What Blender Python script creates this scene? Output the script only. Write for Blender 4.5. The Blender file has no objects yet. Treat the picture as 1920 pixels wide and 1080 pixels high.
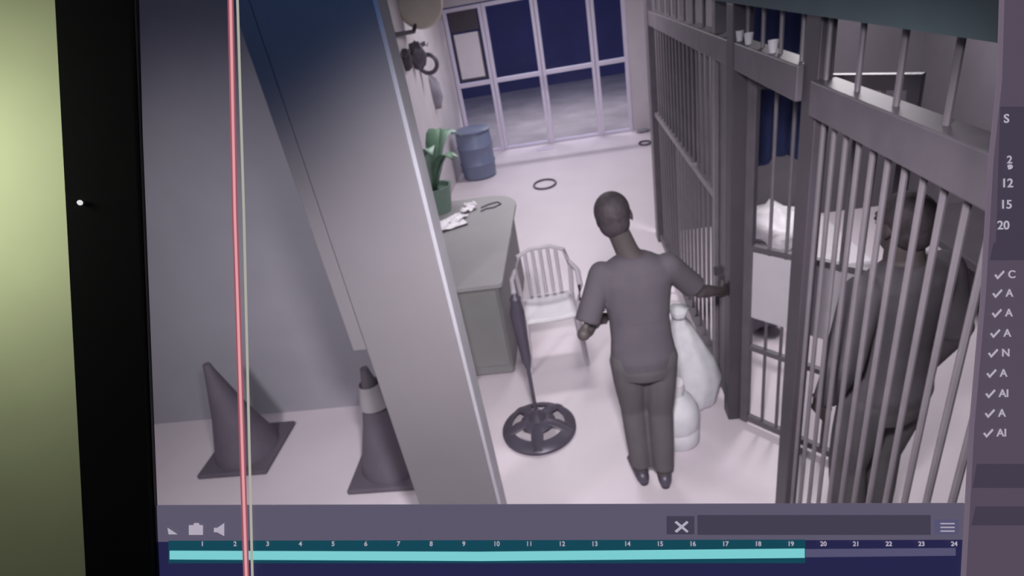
import bpy, math, random
from mathutils import Vector as V, Matrix
random.seed(7)
PI = math.pi
C = bpy.context.scene.collection
SC = bpy.context.scene

# ------------------------------------------------------------------ camera
F = 1083.0                      # focal length in pixels of the 1920 px frame
CAM = V((0, 0, 2.6))
_Y = V((80, 584, -F)).normalized()          # corridor direction in camera axes
_Z = V((-385, 2060, F)); _Z = (_Z - _Y * _Y.dot(_Z)).normalized()
_X = _Y.cross(_Z)
def c2w(v): v = V(v); return V((_X.dot(v), _Y.dot(v), _Z.dot(v)))
cam = bpy.data.cameras.new('camera'); co = bpy.data.objects.new('camera', cam); C.objects.link(co)
co.matrix_world = Matrix.Translation(CAM) @ Matrix((_X, _Y, _Z)).to_4x4()
cam.sensor_width = 36; cam.lens = 36 * F / 1920; cam.clip_start = 0.02; cam.clip_end = 200
cam.dof.use_dof = True; cam.dof.focus_distance = 0.36; cam.dof.aperture_fstop = 15
SC.camera = co
def ray(u, v): return c2w((u - 960, 540 - v, -F))
def at_y(u, v, y): d = ray(u, v); return CAM + d * (y / d.y)
def at_x(u, v, x): d = ray(u, v); return CAM + d * (x / d.x)
def at_z(u, v, z): d = ray(u, v); return CAM + d * ((z - CAM.z) / d.z)
def at_d(u, v, depth): return CAM + ray(u, v) * (depth / F)

# ------------------------------------------------------------------ world, lamps, exposure
w = bpy.data.worlds.new('night'); SC.world = w; w.use_nodes = True
w.node_tree.nodes['Background'].inputs[0].default_value = (0.035, 0.06, 0.20, 1)
w.node_tree.nodes['Background'].inputs[1].default_value = 1.15
SC.view_settings.view_transform = 'Standard'; SC.view_settings.look = 'None'
SC.view_settings.gamma = 1; SC.view_settings.exposure = 0.0; SC.view_settings.use_curve_mapping = False

def lamp(kind, name, loc, target, energy, color, size=0.3, size_y=None, spot=None, blend=1):
    l = bpy.data.lights.new(name, kind); l.energy = energy; l.color = color
    if kind == 'AREA':
        l.size = size
        if size_y: l.shape = 'RECTANGLE'; l.size_y = size_y
    elif kind == 'SPOT':
        l.spot_size = math.radians(spot); l.spot_blend = blend; l.shadow_soft_size = size
    else: l.shadow_soft_size = size
    o = bpy.data.objects.new(name, l); C.objects.link(o); o.location = loc
    o.rotation_euler = (V(target) - V(loc)).to_track_quat('-Z', 'Y').to_euler()
    return o
WARM = (1.0, 0.95, 0.985)
lamp('SPOT', 'security_camera_lamp', (0.05, 0.45, 2.72), (-0.02, 2.75, 0.0), 430, WARM, 0.12, spot=98)
lamp('AREA', 'corridor_fill', (-0.5, 5.4, 2.82), (-0.5, 5.4, 0), 46, WARM, 1.3, 0.3)  # unseen fill, added to keep the corridor floor bright
lamp('AREA', 'corridor_fill', (-0.4, 8.4, 2.82), (-0.4, 8.4, 0), 38, WARM, 1.3, 0.3)  # second added fill, farther along; no fixture behind it
lamp('AREA', 'cell_fill', (2.0, 4.4, 2.82), (2.0, 4.4, 0), 60, WARM, 0.8, 0.5)  # added fill that whitens the cell interior
lamp('SPOT', 'reception_fill', (-2.2, 0.5, 2.85), (-2.1, 3.3, 0.1), 190, WARM, 0.2, spot=88)  # added spot, brightens the lower reception wall and spares its top
lamp('AREA', 'blue_top_fill', (-0.5, 0.75, 2.86), (-1.0, 3.0, 3.3), 3.0, (0.08, 0.36, 1.0), 0.25)  # added blue light, imitates the monitor's blue tint along the top
lamp('AREA', 'outside_fill', (-0.2, 11.9, 2.9), (-0.2, 12.4, 0), 170, (1, .93, .9), 2.6, 0.3)  # added light outside, grades the pavement behind the lower panes
lamp('AREA', 'office_wall_fill', tuple(at_d(-700, 170, 0.33)), tuple(at_d(60, 420, 0.5)), 0.66, (1, 1, 0.94), 0.12)  # unseen small light, added for the green wall

# ------------------------------------------------------------------ materials
def mat(name, col, rough=0.6, metal=0.0, noise=0.08, scale=6, bump=0.0, trans=None, emit=None, estr=1.0):
    m = bpy.data.materials.new(name); m.use_nodes = True
    nt = m.node_tree; b = nt.nodes['Principled BSDF']
    b.inputs['Roughness'].default_value = rough; b.inputs['Metallic'].default_value = metal
    c = tuple((x / 255 / 12.92) if x <= 10 else ((x / 255 + 0.055) / 1.055) ** 2.4 for x in col)
    if noise:
        tc = nt.nodes.new('ShaderNodeTexCoord'); n = nt.nodes.new('ShaderNodeTexNoise'); r = nt.nodes.new('ShaderNodeValToRGB')
        n.inputs['Scale'].default_value = scale; n.inputs['Detail'].default_value = 4
        nt.links.new(tc.outputs['Object'], n.inputs['Vector']); nt.links.new(n.outputs['Fac'], r.inputs['Fac'])
        r.color_ramp.elements[0].position = 0.3; r.color_ramp.elements[1].position = 0.7
        r.color_ramp.elements[0].color = tuple(x * (1 - noise) for x in c) + (1,)
        r.color_ramp.elements[1].color = tuple(min(1, x * (1 + noise)) for x in c) + (1,)
        nt.links.new(r.outputs['Color'], b.inputs['Base Color'])
        if bump:
            bp = nt.nodes.new('ShaderNodeBump'); bp.inputs['Strength'].default_value = bump; bp.inputs['Distance'].default_value = 0.01
            nt.links.new(n.outputs['Fac'], bp.inputs['Height']); nt.links.new(bp.outputs['Normal'], b.inputs['Normal'])
    else:
        b.inputs['Base Color'].default_value = c + (1,)
    if emit:
        e = tuple(((x / 255 + 0.055) / 1.055) ** 2.4 for x in emit)
        b.inputs['Base Color'].default_value = (0.01, 0.01, 0.012, 1)
        b.inputs['Emission Color'].default_value = e + (1,); b.inputs['Emission Strength'].default_value = estr
    if trans is not None:
        t = nt.nodes.new('ShaderNodeBsdfTransparent'); t.inputs[0].default_value = (0.9, 0.92, 0.98, 1)
        mx = nt.nodes.new('ShaderNodeMixShader'); mx.inputs[0].default_value = trans
        nt.links.new(b.outputs[0], mx.inputs[1]); nt.links.new(t.outputs[0], mx.inputs[2])
        nt.links.new(mx.outputs[0], nt.nodes['Material Output'].inputs[0])
    return m
M = dict(
    floor=mat('floor_tile', (216, 206, 214), 0.42, noise=0.03, scale=2),
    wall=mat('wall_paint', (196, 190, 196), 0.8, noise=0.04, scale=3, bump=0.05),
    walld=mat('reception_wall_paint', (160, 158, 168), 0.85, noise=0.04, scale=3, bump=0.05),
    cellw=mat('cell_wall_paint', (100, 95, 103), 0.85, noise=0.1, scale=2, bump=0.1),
    ceil=mat('ceiling_paint', (92, 108, 114), 0.9),
    pillar=mat('column_paint', (126, 121, 126), 0.8, noise=0.05, scale=2),
    edge=mat('column_edge_trim', (176, 174, 182), 0.6),
    alu=mat('white_aluminium', (212, 205, 224), 0.4, noise=0.03),
    glass=mat('door_glass', (60, 60, 80), 0.05, noise=0, trans=0.86),
    paper=mat('paper', (214, 208, 216), 0.9, noise=0.03),
    tape=mat('paper_border', (70, 64, 74), 0.8),
    ground=mat('pavement', (158, 150, 152), 0.9, noise=0.2, scale=1.5, bump=0.2),
    dwall=mat('dark_blue_wall', (44, 50, 104), 0.8, noise=0.15, scale=1),
    steel=mat('grey_painted_steel', (96, 90, 98), 0.45, metal=0.1, noise=0.12, scale=9),
    bar=mat('steel_bar', (118, 112, 119), 0.4, metal=0.15, noise=0.1, scale=9),
    sheet=mat('steel_sheet', (74, 68, 76), 0.5, metal=0.1, noise=0.12, scale=3),
    gplate=mat('gate_plate', (186, 181, 188), 0.5, noise=0.08, scale=3),
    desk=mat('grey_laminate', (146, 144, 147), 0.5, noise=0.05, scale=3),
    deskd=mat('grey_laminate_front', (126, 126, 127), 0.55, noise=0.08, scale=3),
    chair=mat('pale_plastic', (196, 188, 198), 0.35, noise=0.03),
    black=mat('dark_metal', (86, 80, 94), 0.4, metal=0.2, noise=0.1),
    cone=mat('cone_rubber', (98, 91, 103), 0.6, noise=0.1),
    conew=mat('reflective_collar', (160, 156, 160), 0.4, noise=0.05),
    blue=mat('blue_plastic', (112, 121, 148), 0.4, noise=0.05),
    bluec=mat('blue_cloth', (52, 62, 108), 0.9, noise=0.15, scale=5, bump=0.4),
    green=mat('green_leaf', (74, 104, 84), 0.6, noise=0.2, scale=8),
    greenp=mat('pale_green_plastic', (122, 146, 134), 0.5, noise=0.1),
    soil=mat('soil', (60, 52, 48), 0.9, noise=0.3, scale=30, bump=0.4),
    white=mat('white_plastic', (222, 218, 224), 0.45, noise=0.04, scale=8),
    sack=mat('white_woven_sack', (220, 220, 226), 0.7, noise=0.08, scale=12, bump=0.4),
    beige=mat('beige_plastic', (176, 168, 158), 0.5, noise=0.04),
    dark=mat('dark_fabric', (64, 56, 66), 0.85, noise=0.2, scale=10, bump=0.3),
    greyc=mat('grey_fabric', (142, 138, 150), 0.9, noise=0.1, scale=8, bump=0.3),
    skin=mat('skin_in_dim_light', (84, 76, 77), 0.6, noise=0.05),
    hair=mat('black_hair', (66, 58, 64), 0.7, noise=0.2, scale=40, bump=0.5),
    shirt=mat('dark_grey_shirt', (88, 82, 90), 0.9, noise=0.08, scale=8, bump=0.2),
    pants=mat('dark_grey_trousers', (94, 90, 94), 0.9, noise=0.08, scale=8, bump=0.2),
    eye=mat('eye', (40, 36, 38), 0.3, noise=0),
    bezel=mat('black_bezel_plastic', (9, 11, 8), 0.95, noise=0.2, scale=20),
    bezel_lip=mat('black_inner_lip', (2, 3, 14), 0.5, noise=0),
    owall=mat('green_office_paint', (160, 168, 128), 0.85, noise=0.07, scale=7),
    led=mat('standby_light', (200, 200, 200), noise=0, emit=(225, 225, 225)),
    red=mat('red_column_halo', (0, 0, 0), noise=0, emit=(150, 84, 96)),
    redc=mat('pink_pixel_column', (0, 0, 0), noise=0, emit=(226, 156, 164)),
    palec=mat('pale_pixel_column', (0, 0, 0), noise=0, emit=(172, 170, 160)),
    ui=mat('purple_panel', (0, 0, 0), noise=0, emit=(84, 74, 90)),
    ui2=mat('dark_panel', (0, 0, 0), noise=0, emit=(66, 60, 76)),
    uiedge=mat('panel_edge', (0, 0, 0), noise=0, emit=(108, 96, 112)),
    ui3=mat('toolbar_panel', (0, 0, 0), noise=0, emit=(92, 86, 106)),
    ui4=mat('toolbar_field', (0, 0, 0), noise=0, emit=(66, 62, 80)),
    navy=mat('navy_panel', (0, 0, 0), noise=0, emit=(36, 36, 74)),
    teal=mat('dark_teal_strip', (0, 0, 0), noise=0, emit=(18, 70, 86)),
    cyan=mat('cyan_bar', (0, 0, 0), noise=0, emit=(122, 204, 208)),
    dim=mat('dim_bar', (0, 0, 0), noise=0, emit=(84, 82, 112)),
    text=mat('screen_text', (0, 0, 0), noise=0, emit=(176, 168, 184)),
)

# ------------------------------------------------------------------ mesh building
class MB:
    def __init__(s): s.v = []; s.f = []
    def add(s, vs, fs):
        n = len(s.v); s.v += [V(p) for p in vs]; s.f += [tuple(i + n for i in f) for f in fs]; return s
    def box(s, a, b):
        a, b = V(a), V(b)
        return s.prism([(a.x, a.y, a.z), (b.x, a.y, a.z), (b.x, b.y, a.z), (a.x, b.y, a.z)], (0, 0, b.z - a.z))
    def cbox(s, c, size, rot=None):
        c = V(c); h = V(size) / 2; R = rot or Matrix.Identity(3)
        pts = [c + R @ V((x * h.x, y * h.y, z * h.z)) for z in (-1, 1) for x, y in ((-1, -1), (1, -1), (1, 1), (-1, 1))]
        return s.add(pts, [(3, 2, 1, 0), (4, 5, 6, 7), (0, 1, 5, 4), (1, 2, 6, 5), (2, 3, 7, 6), (3, 0, 4, 7)])
    def prism(s, poly, off):
        n = len(poly); off = V(off); pts = [V(p) for p in poly]; pts += [p + off for p in pts]
        return s.add(pts, [tuple(reversed(range(n))), tuple(range(n, 2 * n))] + [(i, (i + 1) % n, n + (i + 1) % n, n + i) for i in range(n)])
    def tube(s, pts, rads, n=10, cap=True, flat=1.0, up=None):
        pts = [V(p) for p in pts]
        if not hasattr(rads, '__len__'): rads = [rads] * len(pts)
        rings = []
        for i, p in enumerate(pts):
            d = (pts[min(i + 1, len(pts) - 1)] - pts[max(i - 1, 0)]).normalized()
            a = V(up) if up else (V((0, 0, 1)) if abs(d.z) < 0.9 else V((0, 1, 0)))
            x = d.cross(a).normalized(); y = x.cross(d).normalized()
            rings.append([p + (x * math.cos(t) + y * math.sin(t) * flat) * rads[i] for t in [2 * PI * k / n for k in range(n)]])
        return s.loft(rings, cap)
    def loft(s, rings, cap=True):
        n = len(rings[0]); vs = [p for r in rings for p in r]; fs = []
        for i in range(len(rings) - 1):
            for k in range(n): fs.append((i * n + k, i * n + (k + 1) % n, (i + 1) * n + (k + 1) % n, (i + 1) * n + k))
        if cap: fs += [tuple(reversed(range(n))), tuple(range((len(rings) - 1) * n, len(rings) * n))]
        return s.add(vs, fs)
    def lathe(s, c, prof, n=24, cap=True):
        c = V(c)
        return s.loft([[c + V((r * math.cos(2 * PI * k / n), r * math.sin(2 * PI * k / n), z)) for k in range(n)] for r, z in prof], cap)
    def ball(s, c, r, n=12, m=8, rot=None):
        c = V(c); r = V(r) if hasattr(r, '__len__') else V((r, r, r)); R = rot or Matrix.Identity(3)
        rings = []
        for j in range(m + 1):
            ph = -PI / 2 + PI * (j + 0.02) / (m + 0.04)
            rings.append([c + R @ V((r.x * math.cos(ph) * math.cos(2 * PI * k / n), r.y * math.cos(ph) * math.sin(2 * PI * k / n), r.z * math.sin(ph))) for k in range(n)])
        return s.loft(rings)
    def torus(s, c, R, r, n=32, k=8, axis='z', sx=1, sy=1):
        c = V(c); rings = []
        for i in range(n):
            t = 2 * PI * i / n; e = V((math.cos(t) * sx, math.sin(t) * sy, 0)); ring = []
            for j in range(k):
                q = 2 * PI * j / k; p = e * R + e.normalized() * r * math.cos(q) + V((0, 0, r * math.sin(q)))
                if axis == 'y': p = V((p.x, -p.z, p.y))
                if axis == 'x': p = V((p.z, p.x, p.y))
                ring.append(c + p)
            rings.append(ring)
        rings.append(rings[0]); return s.loft(rings, False)
    def build(s, name, m, parent=None, smooth=False, bevel=0, origin=None, **props):
        me = bpy.data.meshes.new(name)
        o = bpy.data.objects.new(name, me); C.objects.link(o)
        if parent is not None: base = parent.location if parent.parent is None else parent.parent.location; base = V(base)
        elif origin is not None: base = V(origin)
        else:
            xs = [p.x for p in s.v]; ys = [p.y for p in s.v]; zs = [p.z for p in s.v]
            base = V(((min(xs) + max(xs)) / 2, (min(ys) + max(ys)) / 2, min(zs)))
        me.from_pydata([p - base for p in s.v], [], s.f); me.materials.append(M[m] if isinstance(m, str) else m)
        import bmesh
        bm = bmesh.new(); bm.from_mesh(me); bmesh.ops.recalc_face_normals(bm, faces=bm.faces); bm.to_mesh(me); bm.free()
        if smooth:
            for p in me.polygons: p.use_smooth = True
            if smooth != 'all':
                me.set_sharp_from_angle(angle=math.radians(40))
        if parent is not None: o.parent = parent
        else: o.location = base
        if bevel:
            b = o.modifiers.new('bevel', 'BEVEL'); b.width = bevel; b.segments = 2; b.limit_method = 'ANGLE'
        for k, x in props.items(): o[k] = x
        return o
# Sub-parts: parent is a part lying at its thing's origin, so its local frame equals the thing's.

def thing(name, label, cat, loc, group=None):
    o = bpy.data.objects.new(name, None); C.objects.link(o); o.location = loc; o.empty_display_size = 0.1
    o['label'] = label; o['category'] = cat
    if group: o['group'] = group
    return o
def tag(o, label, cat, group=None):
    o['label'] = label; o['category'] = cat
    if group: o['group'] = group
    return o
def struct(name, loc=(0, 0, 0)):
    o = bpy.data.objects.new(name, None); C.objects.link(o); o.location = loc; o['kind'] = 'structure'; o.empty_display_size = 0.1
    return o

# ------------------------------------------------------------------ room shell
DY = 10.4                                   # the glass front
MB().box((-5.2, -0.6, -0.1), (3.3, DY + 0.12, 0)).build('floor', 'floor', kind='structure')
MB().box((-5.2, -0.6, 3.0), (3.3, DY + 0.12, 3.1)).build('ceiling', 'ceil', kind='structure')
MB().box((-2.0, 3.45, 0), (-1.9, DY + 0.1, 3.0)).build('wall_left', 'wall', kind='structure')
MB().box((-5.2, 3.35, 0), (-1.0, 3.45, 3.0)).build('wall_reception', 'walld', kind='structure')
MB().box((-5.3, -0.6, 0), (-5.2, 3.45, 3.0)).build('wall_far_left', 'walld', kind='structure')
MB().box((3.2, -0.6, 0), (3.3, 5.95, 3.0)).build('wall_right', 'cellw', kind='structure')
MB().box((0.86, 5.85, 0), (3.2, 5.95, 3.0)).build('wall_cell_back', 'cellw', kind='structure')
MB().box((1.9, 5.95, 0), (2.0, DY, 3.0)).build('wall_corridor_right', 'wall', kind='structure')
MB().box((1.06, DY, 0), (2.0, DY + 0.12, 3.0)).build('wall_front', 'wall', kind='structure')
MB().box((-1.9, DY, 2.44), (1.06, DY + 0.12, 3.0)).build('trim_1', 'wall', kind='structure')
MB().box((0.74, 0.5, 2.375), (0.9, 5.9, 3.0)).build('trim_2', 'ceil', kind='structure')
MB().box((-5.2, -0.7, 0), (3.3, -0.6, 3.0)).build('wall_near', 'walld', kind='structure')
MB().box((-25, DY + 0.12, -0.14), (25, 45, -0.04)).build('pavement', 'ground', kind='structure')
MB().box((-20, 17.0, -0.04), (20, 17.3, 3.2)).build('wall_outside', 'dwall', kind='structure')

# column beside the camera: a slab end with a pale trim down its corridor side
col = struct('wall_column', (-0.76, 2.05, 0))
MB().box((-0.97, 2.0, 0), (-0.575, 2.11, 2.99)).build('shaft', 'pillar', col, bevel=0.004)
MB().box((-0.575, 2.0, 0), (-0.558, 2.12, 2.99)).build('edge_trim', 'edge', col, bevel=0.003)
MB().box((-1.03, 2.0, 1.34), (-0.972, 2.11, 2.99)).build('side_board', 'pillar', col, bevel=0.003)

# glass front: two side lights and a pair of doors, aluminium framed
def leaf(name, x0, x1, zt=2.42):
    g = struct(name, ((x0 + x1) / 2, DY, 0))
    y0, y1 = DY - 0.02, DY + 0.06; w = 0.055; tz = 1.2
    MB().box((x0, y0, 0), (x0 + w, y1, zt)).build('stile', 'alu', g, bevel=0.004)
    MB().box((x1 - w, y0, 0), (x1, y1, zt)).build('stile', 'alu', g, bevel=0.004)
    MB().box((x0 + w, y0, 0), (x1 - w, y1, 0.05)).build('bottom_rail', 'alu', g, bevel=0.004)
    MB().box((x0 + w, y0, tz - 0.035), (x1 - w, y1, tz + 0.035)).build('middle_rail', 'alu', g, bevel=0.004)
    MB().box((x0 + w, y0, zt - 0.06), (x1 - w, y1, zt)).build('top_rail', 'alu', g, bevel=0.004)
    MB().box((x0 + w, DY + 0.015, 0.05), (x1 - w, DY + 0.023, tz - 0.035)).build('pane', 'glass', g)
    MB().box((x0 + w, DY + 0.015, tz + 0.035), (x1 - w, DY + 0.023, zt - 0.06)).build('pane', 'glass', g)
    return g
leaf('window_1', -1.89, -1.245)
d1 = leaf('door_1', -1.235, -0.395)
d2 = leaf('door_2', -0.385, 0.50)
leaf('window_2', 0.51, 1.05)
for d, x in ((d1, -0.43), (d2, -0.35)):
    MB().tube([(x, DY - 0.02, 0.95), (x, DY - 0.07, 0.97), (x, DY - 0.07, 1.12), (x, DY - 0.02, 1.14)], 0.012, 8).build('door_handle', 'alu', d, smooth=True)

p = thing('notice_poster', 'white notice sheet with dark border stuck on the glass front', 'poster', (-1.57, DY - 0.03, 1.29))
MB().box((-1.80, DY - 0.032, 1.27), (-1.325, DY - 0.026, 2.02)).build('backing_sheet', 'tape', p)
MB().box((-1.765, DY - 0.036, 1.31), (-1.36, DY - 0.0325, 2.02)).build('paper_sheet', 'paper', p)
tag(MB().box((-1.80, DY - 0.032, 2.05), (-1.325, DY - 0.026, 2.36)).build('notice_board', 'tape'),
    'small dark board above the white notice on the glass front', 'board')

# ------------------------------------------------------------------ cell front (plane x = 0.8)
GX = 0.8
def bars(parent, ys, z0, z1, r=0.011, m='bar', x=GX):
    me = None
    for y in ys:
        if me is None:
            o = MB().tube([(x, y, z0), (x, y, z1)], r, 8).build('bar', m, parent, smooth=True); me = o; y00 = y
        else:
            c = me.copy(); C.objects.link(c); c.parent = parent; c.location = (0, y - y00, 0)
def frange(a, b, st):
    out = []; 
    while a < b - 1e-6: out.append(a); a += st
    return out
g1 = thing('cell_grille', 'tall grey barred cell front at the far side of the gate opening', 'grille', (GX, 4.5, 0), 'barred cell fronts')
MB().box((GX - 0.05, 5.62, 0), (GX + 0.05, 5.78, 2.37)).build('end_post', 'steel', g1, bevel=0.005)
MB().box((GX - 0.04, 2.87, 2.09), (GX + 0.04, 5.62, 2.21)).build('top_beam', 'steel', g1, bevel=0.005)
MB().box((GX - 0.025, 3.3, 1.295), (GX + 0.03, 5.62, 1.335)).build('middle_rail', 'bar', g1, bevel=0.004)
MB().box((GX - 0.03, 3.3, 0.03), (GX + 0.03, 5.62, 0.09)).build('bottom_rail', 'steel', g1, bevel=0.004)
MB().box((GX + 0.012, 4.75, 0.09), (GX + 0.018, 5.62, 1.295)).build('lower_sheet', 'bar', g1)
MB().box((GX + 0.012, 3.95, 1.335), (GX + 0.018, 5.62, 2.09)).build('upper_sheet', 'sheet', g1)
MB().box((GX - 0.03, 3.27, 0), (GX + 0.03, 3.33, 2.37)).build('inner_post', 'bar', g1, bevel=0.004)
MB().box((GX - 0.01, 3.0, 0), (GX + 0.01, 3.27, 2.09)).build('jamb_plate', 'steel', g1)
MB().box((GX - 0.045, 2.87, 0), (GX + 0.045, 2.98, 2.37)).build('jamb_post', 'sheet', g1, bevel=0.005)
bars(g1, frange(3.44, 5.6, 0.135), 0.09, 2.09)
bars(g1, frange(3.10, 5.6, 0.27), 2.21, 2.37)
for y in (3.1, 3.2):
    MB().box((GX - 0.05, y, 0.86), (GX - 0.01, y + 0.03, 0.90)).build('lock_bracket', 'sheet', g1)

g2 = thing('cell_grille', 'near barred cell front with the dark wide post, beside the screen menu', 'grille', (GX, 1.4, 0), 'barred cell fronts')
MB().box((GX - 0.02, 1.98, 0), (GX + 0.03, 2.10, 2.37)).build('end_post', 'sheet', g2, bevel=0.005)
MB().box((GX - 0.04, 0.6, 2.07), (GX + 0.04, 1.98, 2.18)).build('top_beam', 'steel', g2, bevel=0.005)
MB().box((GX - 0.04, 2.10, 2.09), (GX + 0.04, 2.87, 2.21)).build('door_head', 'steel', g2, bevel=0.005)
MB().box((GX - 0.03, 0.6, 0.03), (GX + 0.03, 1.98, 0.09)).build('bottom_rail', 'steel', g2, bevel=0.004)
bars(g2, frange(0.72, 1.96, 0.082), 0.09, 2.07, 0.0085)
bars(g2, frange(0.70, 2.85, 0.21), 2.18, 2.37, 0.0085)
MB().box((GX - 0.03, 0.6, 0), (GX + 0.03, 0.66, 2.37)).build('inner_post', 'steel', g2)

# the gate leaf, swung inward 45 degrees about its far jamb
gt = thing('cell_gate', 'barred cell gate with a solid middle plate standing open into the cell', 'gate', (0.83, 2.86, 0.02))
gR = Matrix.Rotation(math.radians(-45), 3, 'Z'); GB = V((0.83, 2.86, 0))
def gp(s, z, t=0): return GB + gR @ V((s, t, 0)) + V((0, 0, z))
def gbox(s0, s1, z0, z1, t0=-0.015, t1=0.015):
    return MB().cbox(gp((s0 + s1) / 2, (z0 + z1) / 2, (t0 + t1) / 2), (s1 - s0, t1 - t0, z1 - z0), gR)
gbox(0, 0.045, 0.02, 2.06, -0.02, 0.02).build('hinge_stile', 'steel', gt, bevel=0.003)
gbox(0.645, 0.69, 0.02, 2.06, -0.02, 0.02).build('lock_stile', 'steel', gt, bevel=0.003)
gbox(0.045, 0.645, 2.0, 2.06).build('top_rail', 'steel', gt); gbox(0.045, 0.645, 0.03, 0.07).build('bottom_rail', 'steel', gt)
gbox(0.045, 0.645, 0.77, 1.17, -0.004, 0.004).build('middle_plate', 'gplate', gt)
gbox(0.045, 0.645, 0.555, 0.585).build('lower_rail', 'steel', gt)
gbox(0.045, 0.645, 1.18, 1.21).build('upper_rail', 'steel', gt)
gbox(0.58, 0.66, 0.92, 1.02, -0.05, -0.02).build('lock_box', 'sheet', gt, bevel=0.004)
for k in range(6):
    s = 0.045 + 0.6 * (k + 1) / 7
    MB().tube([gp(s, 0.07), gp(s, 0.77)], 0.009, 8).build('bar', 'steel', gt, smooth=True)
    MB().tube([gp(s, 1.17), gp(s, 2.0)], 0.009, 8).build('bar', 'bar', gt, smooth=True)

# small pale cups on the beam over the gate
for i, (u, v) in enumerate(((1393, 50), (1411, 56), (1458, 74))):
    q = at_x(u, v, GX - 0.0); y = q.y
    tag(MB().lathe((GX - 0.015, y, 2.211), [(0.014, 0), (0.02, 0.045), (0.017, 0.045), (0.012, 0.004)], 12).build('plastic_cup', 'white', smooth=True),
        ('leftmost', 'middle', 'rightmost')[i] + ' of three small pale cups on the beam over the cell gate', 'cup', 'pale cups on the beam')

# ------------------------------------------------------------------ inside the cell
def cloth(name, x0, x1, z0, z1, y, amp, m, waves=5, thick=0.006):
    mb = MB(); n, k = 24, 10; front = []
    for j in range(k + 1):
        for i in range(n + 1):
            s = i / n; t = j / k
            yy = y + amp * math.sin(s * waves * 2 * PI + t) * (0.4 + t) + 0.01 * math.sin(7 * t + 3 * s)
            zz = z1 - (z1 - z0) * t * (1 + 0.03 * math.sin(9 * s))
            front.append(V((x0 + (x1 - x0) * s, yy, zz)))
    fs = [(j * (n + 1) + i, j * (n + 1) + i + 1, (j + 1) * (n + 1) + i + 1, (j + 1) * (n + 1) + i) for j in range(k) for i in range(n)]
    o = mb.add(front, fs).build(name, m, smooth='all')
    s = o.modifiers.new('thick', 'SOLIDIFY'); s.thickness = thick
    return o
tag(MB().tube([(0.86, 4.0, 2.36), (2.0, 4.0, 2.33), (3.19, 4.0, 2.36)], 0.004, 6).build('clothes_line', 'dark'), 'thin dark clothes line strung across the cell behind the bars', 'line')
tag(cloth('blue_blanket', 1.13, 1.62, 1.25, 2.335, 4.0, 0.02, 'bluec'), 'dark blue blanket hanging on the line inside the cell', 'blanket')
tag(cloth('white_towel', 1.01, 1.11, 1.45, 2.345, 3.985, 0.008, 'paper', 2), 'narrow white towel hanging beside the blue blanket in the cell', 'towel')
mt = MB().box((1.35, 4.5, 0.0), (2.35, 5.8, 0.12)).build('foam_mattress', 'white', bevel=0.03); tag(mt, 'white foam mattress lying on the cell floor at the far wall', 'mattress')
def lump(c, r, seed, n=20, m=12, rough=0.25):
    rnd = random.Random(seed); ph = [rnd.uniform(0, 6) for _ in range(8)]; mb = MB(); rings = []
    for j in range(m + 1):
        a = -PI / 2 + PI * (j + 0.05) / (m + 0.1); ring = []
        for k in range(n):
            t = 2 * PI * k / n
            q = 1 + rough * (math.sin(3 * t + ph[0] + 2 * a) * 0.4 + math.sin(5 * t - 3 * a + ph[1]) * 0.35 + math.sin(7 * a + 2 * t + ph[2]) * 0.3 + math.sin(11 * t + 6 * a + ph[3]) * 0.2)
            ring.append(V((c[0] + r[0] * q * math.cos(a) * math.cos(t), c[1] + r[1] * q * math.cos(a) * math.sin(t), c[2] + max(-r[2], r[2] * q * math.sin(a)))))
        rings.append(ring)
    return mb.loft(rings)
tag(lump((1.75, 5.1, 0.28), (0.28, 0.35, 0.16), 3).build('crumpled_sheet', 'white', smooth='all'), 'crumpled white bed sheet heaped on the foam mattress', 'sheet')
tag(lump((1.25, 3.9, 0.20), (0.16, 0.18, 0.2), 5).build('laundry_pile', 'greyc', smooth='all'), 'grey heap of laundry on the cell floor below the blue blanket', 'laundry')
bn = thing('wall_bench', 'dark long bench standing along the right cell wall', 'bench', (2.85, 3.2, 0))
MB().box((2.55, 1.6, 0.40), (3.19, 4.7, 0.46)).build('bench_top', 'sheet', bn, bevel=0.008)
for y in (1.7, 3.1, 4.5):
    MB().box((2.58, y, 0), (2.64, y + 0.08, 0.40)).build('leg', 'steel', bn); MB().box((3.1, y, 0), (3.16, y + 0.08, 0.40)).build('leg', 'steel', bn)

# ------------------------------------------------------------------ corridor, left side
# desk, rounded at its far corridor corner
def round_rect(x0, x1, y0, y1, r_far, r=0.03):
    pts = []
    for cx, cy, rr, a0 in ((x1 - r, y0 + r, r, -90), (x1 - r_far, y1 - r_far, r_far, 0), (x0 + r, y1 - r, r, 90), (x0 + r, y0 + r, r, 180)):
        for k in range(9):
            a = math.radians(a0 + 90 * k / 8); pts.append((cx + rr * math.cos(a), cy + rr * math.sin(a)))
    return pts
dk = thing('reception_desk', 'grey reception desk with a rounded far corner behind the column', 'desk', (-1.25, 4.5, 0))
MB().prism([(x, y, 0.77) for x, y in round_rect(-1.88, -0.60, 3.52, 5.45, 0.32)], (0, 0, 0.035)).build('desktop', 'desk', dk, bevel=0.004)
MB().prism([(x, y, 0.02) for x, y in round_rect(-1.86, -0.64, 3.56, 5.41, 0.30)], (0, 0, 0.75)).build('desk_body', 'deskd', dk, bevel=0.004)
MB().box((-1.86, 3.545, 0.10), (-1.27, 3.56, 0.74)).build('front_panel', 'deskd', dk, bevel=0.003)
MB().box((-1.25, 3.545, 0.10), (-0.66, 3.56, 0.74)).build('front_panel', 'deskd', dk, bevel=0.003)

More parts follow.
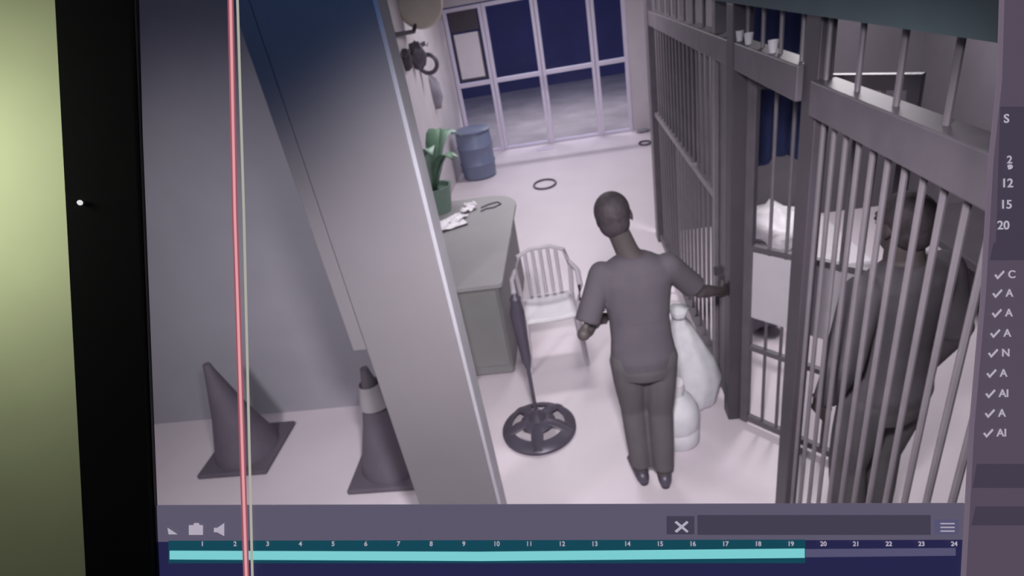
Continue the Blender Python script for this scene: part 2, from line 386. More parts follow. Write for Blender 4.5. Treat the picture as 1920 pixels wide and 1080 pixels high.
def papers(name, pts, seed, label):
    rnd = random.Random(seed); mb = MB()
    for x, y, a, s in pts:
        R = Matrix.Rotation(a, 3, 'Z'); n = 6; vs = []
        for j in range(n + 1):
            for i in range(n + 1):
                q = R @ V(((i / n - .5) * s, (j / n - .5) * s * .7, 0)); vs.append(V((x + q.x, y + q.y, 0.812 + rnd.random() * 0.03)))
        b = len(mb.v); mb.add(vs, [(j * (n + 1) + i, j * (n + 1) + i + 1, (j + 1) * (n + 1) + i + 1, (j + 1) * (n + 1) + i) for j in range(n) for i in range(n)])
    o = mb.build(name, 'white'); s = o.modifiers.new('t', 'SOLIDIFY'); s.thickness = 0.003
    return tag(o, label, 'paper')
papers('crumpled_paper', [(at_z(838, 424, .81).x, at_z(838, 424, .81).y, 0.5, 0.34), (at_z(856, 412, .81).x, at_z(856, 412, .81).y, 1.0, 0.2)], 1, 'long crumpled white paper on the desk nearest the column')
papers('crumpled_paper', [(at_z(878, 400, .81).x, at_z(878, 400, .81).y + .08, 0.8, 0.14)], 2, 'small crumpled white paper behind the long one on the desk')
papers('crumpled_paper', [(at_z(882, 385, .81).x, at_z(882, 385, .81).y, 0.4, 0.11)], 3, 'tiny white scrap of paper beside the wire on the desk')
tag(MB().tube([(-0.93, 5.12, 0.812), (-0.86, 5.18, 0.815), (-0.78, 5.22, 0.812), (-0.74, 5.15, 0.812), (-0.80, 5.08, 0.812), (-0.88, 5.07, 0.812), (-0.92, 5.02, 0.812)], 0.006, 6).build('wire', 'black', smooth=True),
    'bent dark wire lying at the rounded corner of the desk', 'wire')

# leafy plant in a pale green pot on the desk
PX, PY = -1.36, 5.2
pl = thing('potted_plant', 'broad-leaved green plant in a pale green tub on the desk', 'plant', (PX, PY, 0.806))
MB().lathe((PX, PY, 0.806), [(0.13, 0), (0.17, 0.24), (0.18, 0.25), (0.155, 0.25), (0.15, 0.21)], 24).build('pot', 'greenp', pl, smooth=True)
MB().lathe((PX, PY, 0.806), [(0.148, 0.20), (0.01, 0.215)], 20).build('soil', 'soil', pl)
rnd = random.Random(4)
for k in range(13):
    a = k * 2.4; L = 0.24 + 0.12 * rnd.random(); h = 0.28 + 0.26 * rnd.random(); ca, sa = math.cos(a), math.sin(a)
    mb = MB(); cpts = []
    for i in range(8):
        t = i / 7; rr = 0.03 + L * t; z = 1.02 + h * math.sin(t * 2.1); wd = 0.075 * math.sin(PI * min(1, t * 0.92 + 0.06)) ** 0.8
        c = V((PX + ca * rr, PY + sa * rr, z)); sd = V((-sa, ca, 0)) * wd
        cpts += [c - sd + V((0, 0, 0.015)), c, c + sd + V((0, 0, 0.015))]
    mb.add(cpts, [(i * 3 + j, i * 3 + j + 1, (i + 1) * 3 + j + 1, (i + 1) * 3 + j) for i in range(7) for j in range(2)])
    o = mb.build('leaf', 'green' if k % 2 else 'greenp', pl, smooth='all'); s = o.modifiers.new('t', 'SOLIDIFY'); s.thickness = 0.003

# blue barrel against the left wall
bb = thing('blue_barrel', 'blue plastic barrel standing at the foot of the glass front', 'barrel', (-1.53, 8.95, 0))
MB().lathe((-1.53, 8.95, 0), [(0.23, 0), (0.26, 0.03), (0.27, 0.22), (0.283, 0.24), (0.27, 0.26), (0.275, 0.48), (0.288, 0.50), (0.275, 0.52), (0.27, 0.68), (0.25, 0.72)], 28).build('barrel_body', 'blue', bb, smooth=True)
MB().lathe((-1.53, 8.95, 0.72), [(0.275, 0), (0.29, 0.03), (0.25, 0.045), (0.03, 0.05)], 28).build('lid', 'blue', bb, smooth=True)

# wall fan, hooks with hanging things
wf = thing('wall_fan', 'round beige wall fan on a dark arm high on the left wall', 'fan', (-1.9, 8.0, 2.3))
fc = at_y(787, 8, 7.75); ax = (CAM - fc).normalized()
MB().tube([fc - ax * 0.05, fc + ax * 0.05], 0.28, 28, up=(0, 0, 1)).build('fan_guard', 'beige', wf, smooth=True, bevel=0.03)
MB().tube([fc - ax * 0.05, fc - ax * 0.16], [0.09, 0.07], 16, up=(0, 0, 1)).build('motor', 'dark', wf, smooth=True)
e = at_x(735, 66, -1.89)
MB().tube([fc - ax * 0.14, fc + V((-0.12, -0.12, -0.28)), e], 0.025, 8).build('arm', 'dark', wf, smooth=True)
MB().cbox(e, (0.03, 0.2, 0.14)).build('wall_bracket', 'dark', wf, bevel=0.005)

def hang(name, u0, v0, u1, v1, y, m, label, cat, seed=0, dy=0.07):
    a = at_y(u0, (v0 + v1) / 2, y); b = at_y(u1, (v0 + v1) / 2, y); um = (u0 + u1) / 2
    zt, zb = at_y(um, v0, y).z, at_y(um, v1, y).z
    c = V(((a.x + b.x) / 2, y, (zt + zb) / 2))
    return tag(lump(c, (abs(b.x - a.x) / 2 * .9, dy, (zt - zb) / 2), seed, rough=0.18).build(name, m, smooth='all'), label, cat)
hk = thing('hook_rail', 'dark hook rail on the left wall below the fan', 'rack', (-1.89, 7.6, 2.05))
MB().box((-1.899, 6.9, 2.06), (-1.88, 8.6, 2.11)).build('rail', 'dark', hk)
for y in (7.2, 7.65, 8.1, 8.5):
    MB().tube([(-1.882, y, 2.08), (-1.84, y, 2.05), (-1.82, y, 2.09)], 0.008, 6).build('hook', 'black', hk)
hang('hat', 748, 92, 774, 134, 7.3, 'dark', 'dark hat hanging at the left end of the hook rail', 'hat', seed=2)
hang('bag', 764, 78, 800, 132, 7.75, 'black', 'dark bag hanging in the middle of the hook rail', 'bag', seed=8)
cr = at_y(803, 120, 8.05)
tag(MB().torus(cr, 0.115, 0.028, 32, 8, axis='y').build('cable_ring', 'black', smooth=True), 'thick dark ring of cable hanging at the right of the hook rail', 'cable')
hang('jacket', 788, 142, 832, 206, 8.45, 'greyc', 'grey jacket hanging on the left wall under the dark ring', 'jacket', seed=6)
q = at_x(753, 190, -1.89)
tag(MB().cbox(q, (0.02, 0.05, 0.2)).build('wall_switch', 'dark', bevel=0.004), 'narrow dark switch plate on the left wall near the column', 'switch')

# chair beside the desk: pale plastic armchair facing the camera
def make_chair(cx, cy, rz):
    t = thing('plastic_chair', 'pale plastic armchair beside the desk, facing the camera', 'chair', (cx, cy, 0))
    R = Matrix.Rotation(rz, 3, 'Z')
    def q(x, y, z): return V((cx, cy, 0)) + R @ V((x, y, z))
    seat = MB(); n = 8; vs = []
    for j in range(n + 1):
        for i in range(n + 1):
            x = (i / n - .5) * (0.40 - 0.05 * j / n); y = (j / n - .5) * 0.40
            vs.append(q(x, y, 0.43 - 0.02 * math.cos(x * 7) * math.cos(y * 5)))
    seat.add(vs, [(j * (n + 1) + i, j * (n + 1) + i + 1, (j + 1) * (n + 1) + i + 1, (j + 1) * (n + 1) + i) for j in range(n) for i in range(n)])
    so = seat.build('seat', 'white', t, smooth='all'); s = so.modifiers.new('t', 'SOLIDIFY'); s.thickness = 0.015
    MB().tube([q(-0.2, 0.2, 0.42), q(-0.215, 0.25, 0.62), q(-0.18, 0.29, 0.74), q(-0.08, 0.305, 0.78), q(0.08, 0.305, 0.78), q(0.18, 0.29, 0.74), q(0.215, 0.25, 0.62), q(0.2, 0.2, 0.42)], 0.018, 8).build('back_frame', 'chair', t, smooth=True)
    for k in range(5):
        x = -0.12 + 0.06 * k
        MB().tube([q(x, 0.2, 0.43), q(x, 0.255, 0.64), q(x, 0.30, 0.77)], 0.014, 6).build('back_slat', 'chair', t, smooth=True)
    for sx in (-1, 1):
        MB().tube([q(sx * 0.215, 0.25, 0.64), q(sx * 0.25, 0.05, 0.66), q(sx * 0.24, -0.16, 0.64), q(sx * 0.21, -0.2, 0.55), q(sx * 0.2, -0.2, 0.43)], 0.02, 8).build('armrest', 'chair', t, smooth=True)
        for sy in (-1, 1):
            MB().tube([q(sx * 0.19, sy * 0.18, 0.42), q(sx * 0.215, sy * 0.23, 0.0)], [0.024, 0.018], 8).build('leg', 'chair', t, smooth=True)
    return t
make_chair(-0.325, 3.80, math.radians(6))

# pedestal stand: domed round base with cut-outs, pole and thick sleeve
bx, by = -0.44, 2.93
st = thing('pedestal_stand', 'dark pole stand on a round spoked base in front of the desk', 'stand', (bx, by, 0))
MB().loft([[V((bx + q * math.cos(2 * PI * k / 40), by + q * math.sin(2 * PI * k / 40), z)) for k in range(40)] for q, z in ((.245, .0), (.245, .02), (.225, .04), (.175, .055), (.175, .045), (.22, .03), (.235, .0), (.245, .0))], False).build('base_ring', 'black', st, smooth=True)
MB().lathe((bx, by, 0), [(.10, .06), (.115, .068), (.10, .08), (.06, .10)], 32).build('inner_disc', 'black', st, smooth=True)
MB().lathe((bx, by, 0), [(0.075, 0.06), (0.06, 0.10), (0.03, 0.13), (0.022, 0.17)], 20).build('hub', 'black', st, smooth=True)
for k in range(5):
    a = math.radians(90 + 36 + 72 * k)
    MB().tube([(bx + 0.06 * math.cos(a), by + 0.06 * math.sin(a), 0.085), (bx + 0.14 * math.cos(a), by + 0.14 * math.sin(a), 0.07), (bx + 0.235 * math.cos(a), by + 0.235 * math.sin(a), 0.025)], [0.035, 0.04, 0.035], 8, flat=0.3).build('spoke', 'black', st, smooth=True)
MB().tube([(bx, by, 0.15), (bx, by, 0.60)], 0.0125, 12).build('pole', 'black', st, smooth=True)
MB().tube([(bx, by, 0.50), (bx, by, 0.56), (bx - 0.005, by, 0.9), (bx, by, 0.98)], [0.018, 0.03, 0.045, 0.03], 14).build('upper_sleeve', 'black', st, smooth=True)
MB().lathe((bx, by, 0.98), [(0.03, 0), (0.035, 0.02), (0.012, 0.05)], 14).build('cap', 'black', st, smooth=True)

# small loops on the floor
def loop(x, y, R, r, label, sx=1, sy=1):
    tag(MB().torus((x, y, r), R, r, 28, 6, sx=sx, sy=sy).build('cord_loop', 'black', smooth=True), label, 'cord')
loop(-0.48, 8.05, 0.16, 0.014, 'small dark loop of cord in the middle of the pale floor', 1, 1.3)
loop(1.13, 9.45, 0.09, 0.015, 'faint loop of cord on the floor near the cell corner', 1, 1.3)
tag(MB().cbox((-0.5, 10.05, 0.006), (0.3, 0.14, 0.012)).build('floor_drain', 'alu', bevel=0.004), 'low grey plate on the floor at the foot of the doors', 'plate')
tag(lump((1.2, 10.2, 0.03), (0.11, 0.07, 0.03), 9).build('floor_rag', 'greyc', smooth='all'), 'small grey rag on the floor against the front wall', 'rag')

# traffic cones in the reception area
def cone(x, y, h, rb, label):
    t = thing('traffic_cone', label, 'cone', (x, y, 0), 'cones left of the column')
    MB().box((x - rb * 1.05, y - rb * 1.05, 0), (x + rb * 1.05, y + rb * 1.05, 0.035)).build('base', 'cone', t, bevel=0.01)
    MB().lathe((x, y, 0), [(rb * 0.92, 0.035), (rb * 0.5, h * 0.47), (rb * 0.14, h * 0.93), (rb * 0.10, h)], 28).build('cone_body', 'cone', t, smooth=True)
    return t
cone(-2.53, 2.95, 0.76, 0.24, 'dark pointed cone standing alone before the plain wall')
c2 = cone(-1.375, 2.72, 0.76, 0.24, 'dark pointed cone with a pale collar beside the column')
MB().lathe((-1.375, 2.72, 0), [(0.100, 0.50), (0.062, 0.65)], 28, cap=False).build('collar', 'conew', c2, smooth=True)

# water jug and sack at the foot of the bars
jg = thing('water_jug', 'pale water jug with a wide neck on the floor by the legs', 'jug', (0.42, 2.74, 0))
MB().lathe((0.42, 2.74, 0), [(0.115, 0), (0.13, 0.02), (0.13, 0.10), (0.122, 0.12), (0.13, 0.14), (0.13, 0.24), (0.10, 0.31), (0.045, 0.35), (0.045, 0.39)], 28).build('jug_body', 'sack', jg, smooth=True)
MB().lathe((0.42, 2.74, 0.385), [(0.05, 0), (0.05, 0.05), (0.044, 0.055)], 20).build('cap', 'white', jg, smooth=True)
sk = thing('white_sack', 'tall white sack with a gathered top leaning towards the bars', 'sack', (0.57, 3.08, 0))
rings = []
for z, rx, ry, ox in ((0, .12, .11, .02), (0.05, .15, .13, .02), (0.2, .16, .14, .03), (0.35, .13, .11, .01), (0.5, .10, .08, -.03), (0.60, .07, .06, -.05), (0.66, .035, .035, -.06), (0.69, .05, .045, -.06), (0.73, .07, .05, -.065)):
    rings.append([V((0.57 + ox + rx * (1 + .07 * math.sin(5 * t + 9 * z)) * math.cos(t), 3.08 + ry * (1 + .08 * math.sin(7 * t - 6 * z)) * math.sin(t), z)) for t in [2 * PI * k / 28 for k in range(28)]])
MB().loft(rings).build('sack_body', 'sack', sk, smooth='all')
MB().torus((0.51, 3.08, 0.665), 0.037, 0.008, 20, 6).build('tie', 'greyc', sk, smooth=True)

# ------------------------------------------------------------------ people
def remesh(o, voxel, smooth_it=6):
    r = o.modifiers.new('remesh', 'REMESH'); r.mode = 'VOXEL'; r.voxel_size = voxel; r.use_smooth_shade = True
    s = o.modifiers.new('smooth', 'SMOOTH'); s.iterations = smooth_it; s.factor = 0.5
    return o
def limb(mb, pts, rads, n=14, flat=1.0):
    mb.tube(pts, rads, n, flat=flat)
    for p, r in zip(pts, rads): mb.ball(p, r * 0.99, 12, 8)
def hand(mb, wrist, d, pn, side, curl, s=1.0):
    """wrist point, d along the palm, pn palm normal (fingers curl towards it), side = thumb side direction"""
    d, pn = V(d).normalized(), V(pn).normalized(); sd = V(side); sd = (sd - d * sd.dot(d)).normalized()
    pc = V(wrist) + d * 0.05 * s
    R = Matrix((sd, d, pn)).transposed()
    mb.cbox(pc, (0.078 * s, 0.10 * s, 0.028 * s), R)
    mb.ball(V(wrist), 0.027 * s)
    for i, (off, L) in enumerate(((0.030, .072), (0.010, .080), (-0.011, .074), (-0.031, .058))):
        p = V(wrist) + d * 0.097 * s + sd * off * s; dirv = d.copy(); pts = [p - d * 0.02 * s, p]
        for j, fr in enumerate((0.45, 0.32, 0.23)):
            ang = curl * (j + 1) * 0.8; dirv = d * math.cos(ang) + pn * math.sin(ang)
            p = p + dirv * L * fr * s; pts.append(p)
        mb.tube(pts, [0.0095 * s, 0.0095 * s, 0.009 * s, 0.0085 * s, 0.0075 * s], 8); mb.ball(pts[-1], 0.0076 * s, 8, 6)
    p0 = V(wrist) + d * 0.02 * s + sd * 0.025 * s; p1 = p0 + (sd * 0.8 + d * 0.6 + pn * 0.3) * 0.04 * s; p2 = p1 + (d * 0.9 + pn * 0.5 + sd * 0.2).normalized() * 0.032 * s
    p3 = p2 + (d * 0.8 + pn * 0.8).normalized() * 0.025 * s
    mb.tube([p0, p1, p2, p3], [0.014 * s, 0.012 * s, 0.011 * s, 0.009 * s], 8); mb.ball(p3, 0.009 * s, 8, 6)

def torso_rings(B, fw, rt, rows):
    """rows: (height, half width, half depth, forward offset, side offset)"""
    rings = []
    for z, a, b, off, so in rows:
        c = V((B.x, B.y, z)) + fw * off + rt * so
        rings.append([c + rt * a * math.cos(t) + fw * b * math.sin(t) * (1 if abs(math.sin(t)) < .5 else 0.96) for t in [2 * PI * k / 28 for k in range(28)]])
    return rings

def person(x, y, yaw, H, label, armL, armR, stance, headoff, gazeyaw=0, curl=(0.5, 1.0), hands=True, lean=0.0, hs=1.0, sleeve=0.80, hz=0.0):
    """yaw: facing direction (0 = +Y). armL/R: (elbow, wrist) offsets (right, forward, height) from the body axis."""
    k = H / 1.70
    fw = V((-math.sin(yaw), math.cos(yaw), 0)); rt = V((math.cos(yaw), math.sin(yaw), 0)); B = V((x, y, 0))
    t = thing('person', label, 'person', (x, y, 0))
    def lo_(z): return lean * (max(0, z - .88) / .5) ** 1.15
    def Q(a, b, z): return B + rt * a * k + fw * (b + lo_(z)) * k + V((0, 0, z * k))
    b = MB()
    # trunk
    rows = [(0.84, .15, .10, -.01, 0), (0.93, .165, .115, -.015, 0), (1.02, .145, .10, 0, 0), (1.12, .14, .098, .01, 0), (1.24, .165, .11, .01, 0), (1.34, .185, .112, 0, 0), (1.41, .17, .095, -.01, 0), (1.45, .10, .07, -.012, 0), (1.47, .06, .055, -.01, 0)]
    b.loft(torso_rings(B, fw, rt, [(z * k, a * k, c * k, (o + lo_(z)) * k, s * k) for z, a, c, o, s in rows]))
    # head
    hx, hf, tilt = headoff
    hc = Q(hx, hf, 1.585 + hz)
    gR = Matrix.Rotation(yaw + gazeyaw, 3, 'Z') @ Matrix.Rotation(tilt, 3, 'Y')
    limb(b, [Q(0, -.01, 1.42), Q(hx * .4, hf * .4 - .008, 1.47), hc + gR @ V((0, -.015, -.06)) * k], [.066 * k, .062 * k, .060 * k])
    kh = k * hs
    def G(a, f, z): return hc + gR @ (V((a, f, z)) * kh)
    b.ball(G(0, -.008, .03), (.074 * kh, .092 * kh, .085 * kh), 20, 14, gR)
    b.ball(G(0, .022, -.035), (.057 * kh, .062 * kh, .072 * kh), 16, 12, gR)
    b.ball(G(0, .045, -.085), (.028 * kh, .028 * kh, .022 * kh), 12, 8, gR)          # chin
    b.tube([G(0, .082, .02), G(0, .097, -.008), G(0, .108, -.028), G(0, .088, -.036)], [.008 * kh, .010 * kh, .013 * kh, .010 * kh], 8)   # nose
    b.tube([G(-.024, .078, -.058), G(0, .086, -.056), G(.024, .078, -.058)], [.005 * kh, .008 * kh, .005 * kh], 8)        # lips
    b.tube([G(-.024, .078, -.066), G(0, .085, -.067), G(.024, .078, -.066)], [.005 * kh, .008 * kh, .005 * kh], 8)
    for s in (-1, 1):
        b.tube([G(s * .045, .078, .034), G(s * .02, .087, .032)], .008 * kh, 8)                                             # brow
        b.ball(G(s * .032, .072, .012), .013 * kh, 10, 8)
        b.ball(G(s * .076, -.005, .0), (.008 * kh, .018 * kh, .032 * kh), 10, 8, gR)                                           # ear
    # arms
    for s, (el, wr), cu in ((-1, armL, curl[0]), (1, armR, curl[1])):
        sh = Q(s * .175, -.005, 1.385); e = Q(*el); wv = Q(*wr)
        limb(b, [sh, (sh + e) / 2, e, (e * 2 + wv) / 3, wv], [.052 * k, .047 * k, .038 * k, .040 * k, .026 * k])
        d = (wv - e).normalized(); pn = V((0, 0, -1)) if abs(d.z) < .7 else fw
        side = (V((0, 0, 1)) if abs(d.z) < .7 else fw)
        inn = -rt * s if abs(d.z) < .7 else fw
        hand(b, wv + d * .02, d, (inn + V((0, 0, -.3))).normalized() if abs(d.z) < .7 else -rt * s, side if abs(d.z) < .7 else fw, cu, k)
    # legs
    feet = []
    for s, (kn, an) in zip((-1, 1), stance):
        hp = Q(s * .09, -.01, .90); kk = Q(*kn); aa = Q(*an)
        limb(b, [hp, (hp + kk) / 2, kk, kk * .65 + aa * .35, aa], [.088 * k, .076 * k, .054 * k, .056 * k, .036 * k])
        toe = aa + fw * .15 * k + rt * s * .02; toe.z = .028
        heel = aa - fw * .035 * k; heel.z = .035
        b.tube([heel, V((aa.x, aa.y, .045)), (aa + toe) / 2 * 1.0 - V((0, 0, (aa + toe).z / 2 - .04)), toe], [.032, .04, .042, .026], 12, flat=.75)
        b.ball(V((aa.x, aa.y, max(.05, aa.z * .7))), .037 * k)
        feet.append((aa, toe, heel, kk, hp))
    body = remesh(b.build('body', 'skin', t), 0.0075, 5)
    for s in (-1, 1):
        MB().ball(G(s * .032, .081, .012), .0085 * kh, 10, 8).build('eye', 'eye', t, smooth='all')
    # hair: short cap
    hm = MB(); hm.ball(G(0, -.016, .042), (.081 * kh, .095 * kh, .088 * kh), 20, 14, gR)
    hm.ball(G(0, -.045, -.005), (.071 * kh, .062 * kh, .072 * kh), 16, 12, gR)
    remesh(hm.build('hair', 'hair', t), 0.008, 3)
    # shirt
    sm = MB()
    srows = [(.86, .172, .125, -.01, 0), (.93, .178, .13, -.012, 0), (1.02, .165, .118, 0, 0), (1.12, .163, .118, .01, 0), (1.24, .182, .126, .01, 0), (1.34, .20, .126, 0, 0), (1.41, .188, .108, -.01, 0), (1.452, .115, .082, -.012, 0), (1.468, .078, .068, -.01, 0)]
    sm.loft(torso_rings(B, fw, rt, [(z * k, a * k, c * k, (o + lo_(z)) * k, q * k) for z, a, c, o, q in srows]))
    for s, (el, wr) in ((-1, armL), (1, armR)):
        sh = Q(s * .175, -.005, 1.385); e = Q(*el); en = sh + (e - sh) * min(1, sleeve)
        sm.tube([sh, (sh + en) / 2, en], [.07 * k, .068 * k, .070 * k], 16); sm.ball(sh, .069 * k)
        if sleeve > 1:
            wv = Q(*wr); sm.ball(e, .064 * k); sm.tube([e, e + (wv - e) * .92], [.062 * k, .048 * k], 16)
    remesh(sm.build('shirt', 'shirt', t), 0.009, 4)
    # trousers and shoes
    pm = MB()
    pm.loft(torso_rings(B, fw, rt, [(z * k, a * k, c * k, (o + lo_(z)) * k, 0) for z, a, c, o in [(.80, .145, .11, -.015), (.86, .165, .122, -.015), (.93, .170, .122, -.015), (.99, .150, .105, -.005)]]))
    for (aa, toe, heel, kk, hp) in feet:
        lo = aa * .93 + kk * .07
        limb(pm, [hp, (hp + kk) / 2, kk, (kk + lo) / 2], [.098 * k, .09 * k, .073 * k, .07 * k])
        pm.tube([(kk + lo) / 2, lo], [.07 * k, .062 * k], 16)
    remesh(pm.build('trousers', 'pants', t), 0.009, 4)
    for (aa, toe, heel, kk, hp) in feet:
        sh = MB(); dt = (toe - heel); dt.z = 0; dt.normalize(); sdv = V((-dt.y, dt.x, 0)); c0 = V((heel.x, heel.y, 0)); L = (toe - heel).length + .05
        rr = []
        for u, wd, h in ((-.03, .022, .05), (0.0, .036, .075), (.06, .042, .08), (.12, .044, .066), (.18, .048, .05), (L - .03, .042, .038), (L, .02, .02)):
            rr.append([c0 + dt * u + sdv * wd * math.cos(a) + V((0, 0, h / 2 + h / 2 * math.sin(a))) for a in [2 * PI * q / 14 for q in range(14)]])
        sh.loft(rr).build('shoe', 'black', t, smooth='all')
    return t

person(0.225, 2.47, math.radians(2), 1.57,
       'person in dark shirt and trousers reaching for the bars in the corridor',
       ((-.31, -.06, 1.10), (-.24, .18, 1.02)),
       ((.36, .14, 1.15), (.525, .38, 1.02)),
       (((-.075, .06, .50), (-.06, -.02, .075)), ((.08, .02, .50), (.065, -.06, .075))),
       (-.06, .15, math.radians(-10)), gazeyaw=math.radians(-10), curl=(0.55, 0.9), lean=.12, hs=1.22, hz=.018)
person(1.13, 1.97, math.radians(20), 1.74,
       'dark-clothed person standing inside the cell close behind the near bars',
       ((-.25, -.03, 1.11), (-.22, .06, .88)),
       ((.25, -.03, 1.11), (.24, .06, .88)),
       (((-.09, .04, .50), (-.09, -.02, .075)), ((.09, .04, .50), (.10, .03, .075))),
       (0, .03, 0), curl=(0.6, 0.6), sleeve=1.1)

# ------------------------------------------------------------------ the monitor at which all this is seen, and the office wall
D = 0.36
AX = c2w((0, 0, -1))
def ppoly(px, d, m, name, parent, th=0.001):
    return MB().prism([at_d(u, v, d) for u, v in px], AX * th).build(name, m, parent)
mon = thing('monitor', 'black-framed monitor with a camera viewer menu, timeline and a red stuck column', 'monitor', tuple(at_d(960, 1300, D)))
def quad_frame(outer, inner, d, m, name, th):
    mb = MB(); o = [at_d(u, v, d) for u, v in outer]; i = [at_d(u, v, d) for u, v in inner]; z = AX * th
    for k in range(4):
        l = (k + 1) % 4
        mb.prism([o[k], o[l], i[l], i[k]], z)
    return mb.build(name, m, mon)
inner = [(240, -60), (1990, -60), (1985, 1130), (287, 1130)]
quad_frame([(91, -220), (2150, -220), (2150, 1290), (172, 1290)], inner, D - 0.006, 'bezel', 'bezel', 0.008)
quad_frame([(135, -180), (2100, -180), (2100, 1250), (190, 1250)], [(205, -110), (2040, -110), (2040, 1180), (240, 1180)], D + 0.003, 'bezel', 'housing', 0.028)
quad_frame([(232, -60), (1998, -60), (1992, 1136), (280, 1136)], [(249, -54), (1982, -54), (1978, 1126), (297, 1126)], D - 0.002, 'bezel_lip', 'inner_lip', 0.002)
def xl(v, a, b): return a + (b - a) * v / 1080
LB = (255.5, 299)       # left screen border at y=0 and y=1080
# side menu
se = [(1880, -54), (1874, 150), (1858, 300), (1843, 560), (1822, 800), (1804, 1126)]
menu = MB().prism([at_d(u, v, D) for u, v in se + [(1984, 1126), (1984, -54)]], AX * 0.0012).build('side_menu', 'ui', mon)
MB().prism([at_d(u, v, D - .0004) for u, v in [(u - 3, v) for u, v in se] + [(u + 5, v) for u, v in reversed(se)]], AX * 0.001).build('menu_edge', 'uiedge', menu)
for (v0, v1, x0) in ((200, 455, 1876), (455, 488, 1864), (870, 915, 1832), (950, 985, 1830)):
    MB().prism([at_d(u, v, D - .0003) for u, v in ((x0, v0), (1984, v0), (1984, v1), (x0 - 8, v1))], AX * 0.0006).build('menu_field', 'ui2', menu)
def text(s, u, v, px, parent, m='text', d=D - .0009, rot=0.0, ax='LEFT'):
    cu = bpy.data.curves.new('screen_text', 'FONT'); cu.body = s; cu.size = px * d / F * 1.35; cu.align_x = ax; cu.align_y = 'CENTER'; cu.offset = px * d / F * 0.02
    cu.extrude = 0.00015; cu.materials.append(M[m])
    tmp = bpy.data.objects.new('tmp', cu); me = bpy.data.meshes.new_from_object(tmp); bpy.data.objects.remove(tmp)
    o = bpy.data.objects.new('lettering', me); C.objects.link(o); o.parent = parent
    me.name = 'lettering'
    base = parent.parent.location if parent.parent else parent.location
    o.matrix_local = Matrix.Translation(at_d(u, v, d) - V(base)) @ (Matrix((_X, _Y, _Z)) @ Matrix.Rotation(rot, 3, 'Z')).to_4x4()
    return o
text('S', 1882, 223, 17, menu); text('2', 1888, 300, 15, menu)
text('12', 1877, 344, 17, menu); text('15', 1875, 384, 17, menu); text('20', 1870, 423, 17, menu)
MB().tube([at_d(1893, 313, D - .0004), at_d(1893, 313, D - .0009)], 0.0016, 12).build('marker_dot', 'text', menu)
rows = [(1874, 515, 'C'), (1870, 550, 'A'), (1869, 587, 'A'), (1866, 625, 'A'), (1862, 662, 'N'), (1859, 700, 'A'), (1857, 738, 'AI'), (1856, 775, 'A'), (1853, 812, 'AI')]
for u, v, s in rows:
    ck = [(u - 9, v + 1), (u - 6, v - 1), (u - 3, v + 4), (u + 8, v - 8), (u + 10, v - 5), (u - 3, v + 9)]
    MB().prism([at_d(a, b, D - .0009) for a, b in ck], AX * .0003).build('tick_mark', 'text', menu)
    text(s, u + 16, v, 15, menu)
# bottom toolbar
tb = ppoly([(xl(948, *LB), 948), (1809, 944), (1806, 1012), (xl(1014, *LB), 1016)], D + .0004, 'ui3', 'toolbar', mon)
ppoly([(1250, 968), (1302, 968), (1302, 1002), (1250, 1002)], D - .0002, 'ui4', 'tool_button', tb, .0004)
ppoly([(1308, 966), (1745, 966), (1745, 1003), (1308, 1003)], D - .0002, 'ui4', 'search_field', tb, .0004)
ppoly([(1752, 974), (1798, 974), (1797, 1002), (1752, 1002)], D - .0002, 'dim', 'tool_button', tb, .0004)
for a in (1, -1):
    ppoly([(1265, 988 - 8 * a), (1269, 988 - 11 * a), (1291, 988 + 8 * a), (1288, 988 + 11 * a)], D - .0006, 'text', 'cut_icon', tb, .0003)
for v in (981, 988, 995): ppoly([(1764, v), (1790, v), (1790, v + 2), (1764, v + 2)], D - .0006, 'text', 'list_icon', tb, .0003)
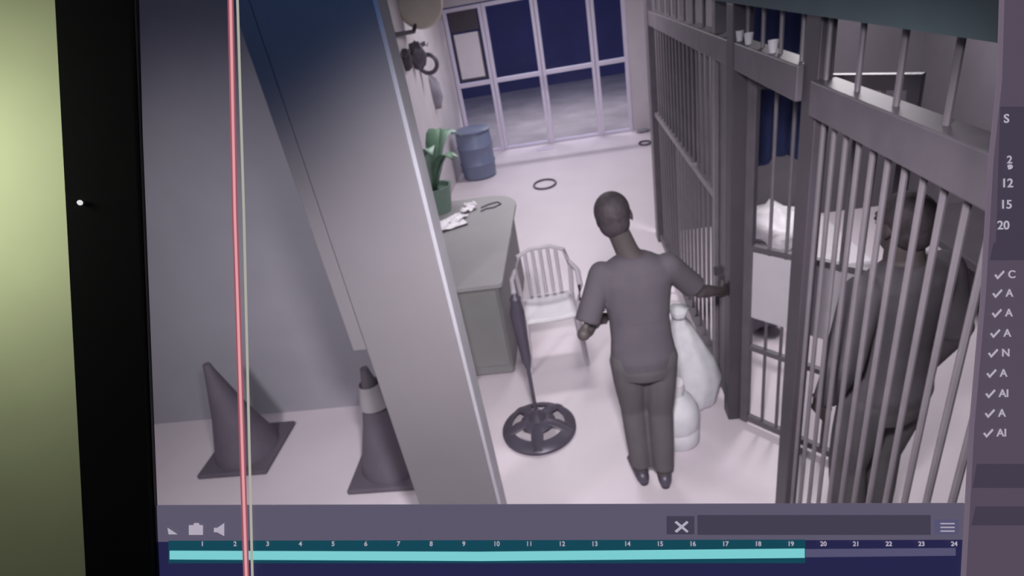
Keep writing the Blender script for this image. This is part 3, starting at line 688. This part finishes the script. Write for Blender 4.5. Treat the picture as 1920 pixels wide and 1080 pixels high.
ppoly([(354, 985), (362, 985), (364, 981), (372, 981), (374, 985), (380, 985), (380, 1003), (354, 1003)], D - .0006, 'text', 'camera_icon', tb, .0003)
ppoly([(401, 990), (407, 990), (420, 981), (420, 1005), (407, 998), (401, 998)], D - .0006, 'text', 'speaker_icon', tb, .0003)
ppoly([(314, 990), (332, 1002), (316, 1002)], D - .0006, 'text', 'arrow_icon', tb, .0003)
# timeline
nv = ppoly([(xl(1012, *LB), 1012), (1806, 1010), (1804, 1128), (302, 1128)], D + .0008, 'navy', 'timeline_panel', mon)
ppoly([(316, 1014), (1510, 1012), (1510, 1056), (316, 1056)], D + .0002, 'teal', 'recorded_strip', nv, .0004)
ppoly([(318, 1033), (900, 1035), (1509, 1029), (1509, 1046), (900, 1052), (318, 1049)], D - .0002, 'cyan', 'recorded_bar', nv, .0004)
ppoly([(1511, 1030), (1792, 1028), (1792, 1042), (1511, 1045)], D - .0002, 'dim', 'empty_bar', nv, .0004)
for h in range(1, 25):
    text(str(h), 318 + 61.3 * h, 1020, 9, nv, ax='CENTER')
# stuck pixel columns
def line(x0, x1, x2, wd, m, name, d):
    pts = [(x0, -54), (x0, 0), (x1, 400), ((x1 * .45 + x2 * .55), 800), (x2, 1126)]
    return MB().prism([at_d(u - wd / 2, v, d) for u, v in pts] + [at_d(u + wd / 2, v, d) for u, v in reversed(pts)], AX * .0003).build(name, m, mon)
line(432, 440, 463, 11, 'red', 'stuck_column', D - .0010)  # dim halo around the pink column, drawn as a wider glowing strip
line(432, 440, 463, 4.5, 'redc', 'stuck_column', D - .0014)
line(445, 457, 474, 4.5, 'palec', 'stuck_column', D - .0010)
# stand-by light on the bezel
MB().ball(at_d(150, 380, D - 0.0066), 0.0016, 12, 8).build('status_light', 'led', mon, smooth='all')

# green office wall behind the monitor's left edge
wl = [(-700, -420), (175, -420), (215, 1400), (-700, 1400)]
MB().prism([at_d(u, v, 0.50) for u, v in wl], AX * 0.03).build('wall_office', 'owall', kind='structure')
